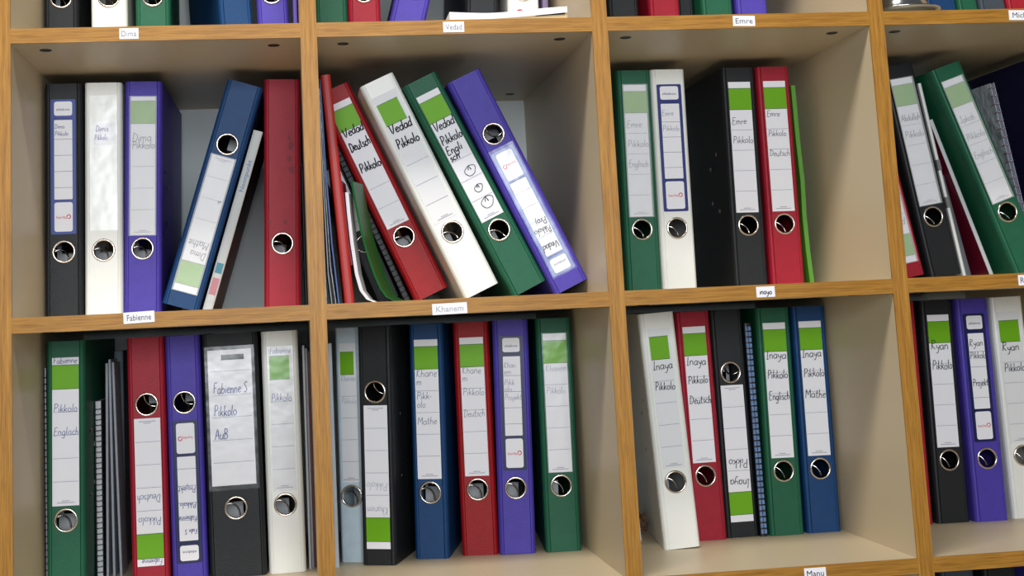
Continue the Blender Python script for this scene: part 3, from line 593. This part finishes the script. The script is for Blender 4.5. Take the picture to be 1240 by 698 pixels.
# right-hand compartment
wf = slab('white_folder', 'thin white plastic folder between a leaning black and a leaning green file', 'folder', 2, 1.3140, .2001, -8.2, 0, .0046, .292, .22, WHITEP, PAGES)
for q in (.168, .112): MB().box(-.0026, .0026, -.0007, .01, q - .008, q + .008).build('clip', mat('clip_grey', (120, 120, 122), .4, .4), wf)
slab('teal_magazine', 'teal magazine leaning between a thin white folder and a dull grey magazine', 'magazine', 2, 1.3211, .225, -9, 0, .0045, .16, .2, TEALP, PAGES)
slab('grey_magazine', 'dull grey magazine leaning between the teal magazine and the pale-spined burgundy book', 'magazine', 2, 1.3322, .222, -10.5, 0, .009, .155, .2, mat('dull_grey_print', (96, 100, 106), .5, .3), PAGES)
slab('burgundy_book', 'burgundy book with a pale grey spine leaning against the green file with pale label', 'book', 2, 1.3588, .205, -17.0, 0, .006, .245, .22, BURG, PAGES, LGREY)
spiral('clear_spiral_notebook', 'clear covered spiral notebook behind the leaning green file', 2, 1.4294, .200, -8.3, 0, .0070, .290, .2, SLEEVE, mat('pink_wire', (190, 160, 176), .3, .5, .6), mat('violet_grey_pages', (104, 106, 128), .5, .4), pitch=.0125, r=.0046)
# lower left compartment
spiral('spiral_notebook', 'dark spiral notebook between the end board and the green file with blue handwriting', 3, .0132, .178, 0, 0, .0032, .285, .2, DGREY, DARKM, pitch=.0085, r=.0022)
spiral('grey_spiral_notebook', 'grey spiral notebook standing beside the green file and fanned grey booklets', 3, .0720, .236, 0, 0, .009, .235, .22, DGREY, mat('grey_wire', (120, 126, 136), .3, .5, .8), pitch=.0072)
slab('slate_folder', 'slate folder standing behind fanned grey booklets', 'folder', 3, .0915, .305, 0, 0, .012, .30, .18, SLATEC, PAGES)
for i, (xb, ti, hh) in enumerate(((.0790, .5, .285), (.0875, -.45, .290), (.0965, -1.4, .286))):
    slab('grey_booklet', ('thin grey booklet in the fan, nearest the grey spiral notebook', 'thin grey booklet in the middle of the fan', 'thin grey booklet in the fan, nearest the upside-down red file')[i], 'booklet', 3, xb + .003, .238 + .001 * i, ti, 0, .0032, hh, .06 if i == 1 else .055, GREYB, PAGES, group='fanned grey booklets')
for i, (xb, c, p) in enumerate(((.3525, LGREY, PAGES), (.3562, GREYB, PAGES), (.3594, RUST, PAGES))):
    slab('magazine', ('white', 'grey', 'rust brown')[i] + ' thin magazine standing between the white file and an oak upright', 'magazine', 3, xb + .0004, .205 + .004 * i, 0, 0, .0030, .297 - .004 * i, .21, c, p)
slab('pale_blue_folder', 'pale blue folder standing between an oak upright and the pale grey file', 'folder', 3, .3888, .2000, 0, 0, .0055, .298, .030, PAPERB, PAPER)
# chequered notebook
ch = slab('chequered_notebook', 'blue and black chequered notebook between a black and a green file', 'notebook', 3, .9885, .2156, -.27, 0, .0100, .298, .22, mat('chequer_dark', (24, 26, 38), .4, .4), PAGES)
mb = MB()
for i in range(36):
    for j in range(2):
        if True: mb.box(-.0043 + j * .0046, -.0043 + j * .0046 + .0036, -.0005, .0004, .004 + i * .0081, .004 + i * .0081 + .0058)
mb.build('spine_chequers', mat('chequer_blue', (104, 132, 176), .4, .4, var=.3, vscale=200), ch)
# things behind the protruding white file
slab('white_booklet', 'small white booklet standing by an oak upright behind the protruding white file', 'booklet', 3, .8170, .246, -3, 0, .006, .075, .12, WHITEP, PAGES)
mb = MB(); n = 9
for i in range(n + 1):
    for j in range(12):
        a = math.pi * i / n; g = 2 * math.pi * j / 12; r = .013 * random.uniform(.65, 1.15)
        mb.v.append((r * math.sin(a) * math.cos(g), r * math.sin(a) * math.sin(g), .0125 + 1.15 * r * math.cos(a) if 0 < i < n else .0125 + (.013 if i == 0 else -.0125)))
for i in range(n):
    for j in range(12): k = (j + 1) % 12; mb.face((i * 12 + j, (i + 1) * 12 + j, (i + 1) * 12 + k, i * 12 + k))
wr = mb.build('crumpled_wrapper', mat('foil_brown', (140, 110, 90), .25, .5, .5, var=.5, vscale=120)); wr.location = (.8330, .300, ROWZ[3] + .0032); tag(wr, 'small crumpled brown wrapper lying behind the protruding white file', 'wrapper')

# ------------------------------------------------------------------ things on the top shelf
# lying booklet with one curled corner
N = 16; x0, x1 = .552, .706
book = thing('lying_booklet', 'white booklet with a kraft cover and a curled edge lying flat on the top shelf', 'booklet', (0, 0, ROWZ[1]))
def bz(u, k):   # k 0 underside, 1 top of the cover, 2 top of the pages
    c = max(0, (u - .3) / .7)
    return (.0006 + .0018 * c, .0030 + .0075 * c ** 1.3, .0128 - .0022 * math.sin(math.pi * min(1, u / .8)) + .0055 * c ** 1.2)[k]
for k, nm, mt in ((0, 'cover', mat('kraft_cover', (206, 180, 136), .5, .3)), (1, 'pages', PAPER)):
    mm = MB()
    for i in range(N + 1):
        u = i / N; px = x0 + (x1 - x0) * u; yf = .010 + .004 * u + (.002 if k == 0 else 0)
        mm.v += [(px, yf, bz(u, k)), (px, .17, bz(u, k)), (px, .17, bz(u, k + 1)), (px, yf, bz(u, k + 1))]
    for i in range(N):
        A, B = 4 * i, 4 * i + 4
        for j in range(4): q = (j + 1) % 4; mm.face((A + j, A + q, B + q, B + j))
    mm.face((0, 1, 2, 3)); mm.face([4 * N + i for i in (3, 2, 1, 0)])
    mm.build(nm, mt, book)
MB().hexa([(.664, .0135, .0062), (.703, .0145, .0082), (.703, .016, .0082), (.664, .016, .0062), (.664, .0130, .0085), (.703, .0140, .0112), (.703, .016, .0112), (.664, .016, .0085)]).build('dark_title_bar', INK, book)
fl = thing('folded_flyer', 'small folded white flyer with a red dot lying on the white booklet', 'flyer', (.646, .030, ROWZ[1] + .0118))
MB().prism_y([(-.026, 0), (.03, .004), (.008, .0085), (-.004, .009)], 0, .05).build('paper', PAPER, fl)
MB().prism_y([(.0045 * math.cos(2 * math.pi * i / 16) + .001, .0048 + .0030 * math.sin(2 * math.pi * i / 16)) for i in range(16)], -.0004, .001).build('red_dot', mat('dot_red', (190, 20, 30), .4, .4), fl)
slab('violet_folder', 'thin greyish violet folder beside the white file on the top shelf', 'folder', 1, .7150, .20, 1.5, 0, .008, .30, .22, mat('mauve_card', (120, 106, 140), .5, .3), PAGES)
slab('purple_folder', 'thin purple folder squeezed beside an oak upright on the top shelf', 'folder', 1, .3570, .19, 0, 0, .006, .30, .22, mat('purple_card', (96, 78, 168), .4, .4), PAGES)
lid = thing('metal_lid', 'shiny metal lid with a flat rim lying on the top shelf', 'lid', (1.1825, .068, ROWZ[1]))
STEEL = mat('polished_steel', (196, 198, 202), .18, .5, 1.0)
MB().lathe_z(0, 0, [(.0, .0004), (.034, .0004), (.036, .004), (.044, .0085), (.0540, .0112), (.0552, .0125), (.0540, .0134), (.046, .0122), (.041, .0125), (.0, .0125)], 56).build('rim', STEEL, lid, True)
MB().lathe_z(0, 0, [(.0405, .0120), (.040, .018), (.037, .028), (.030, .037), (.018, .043), (.0, .045)], 56).build('dome', STEEL, lid, True)
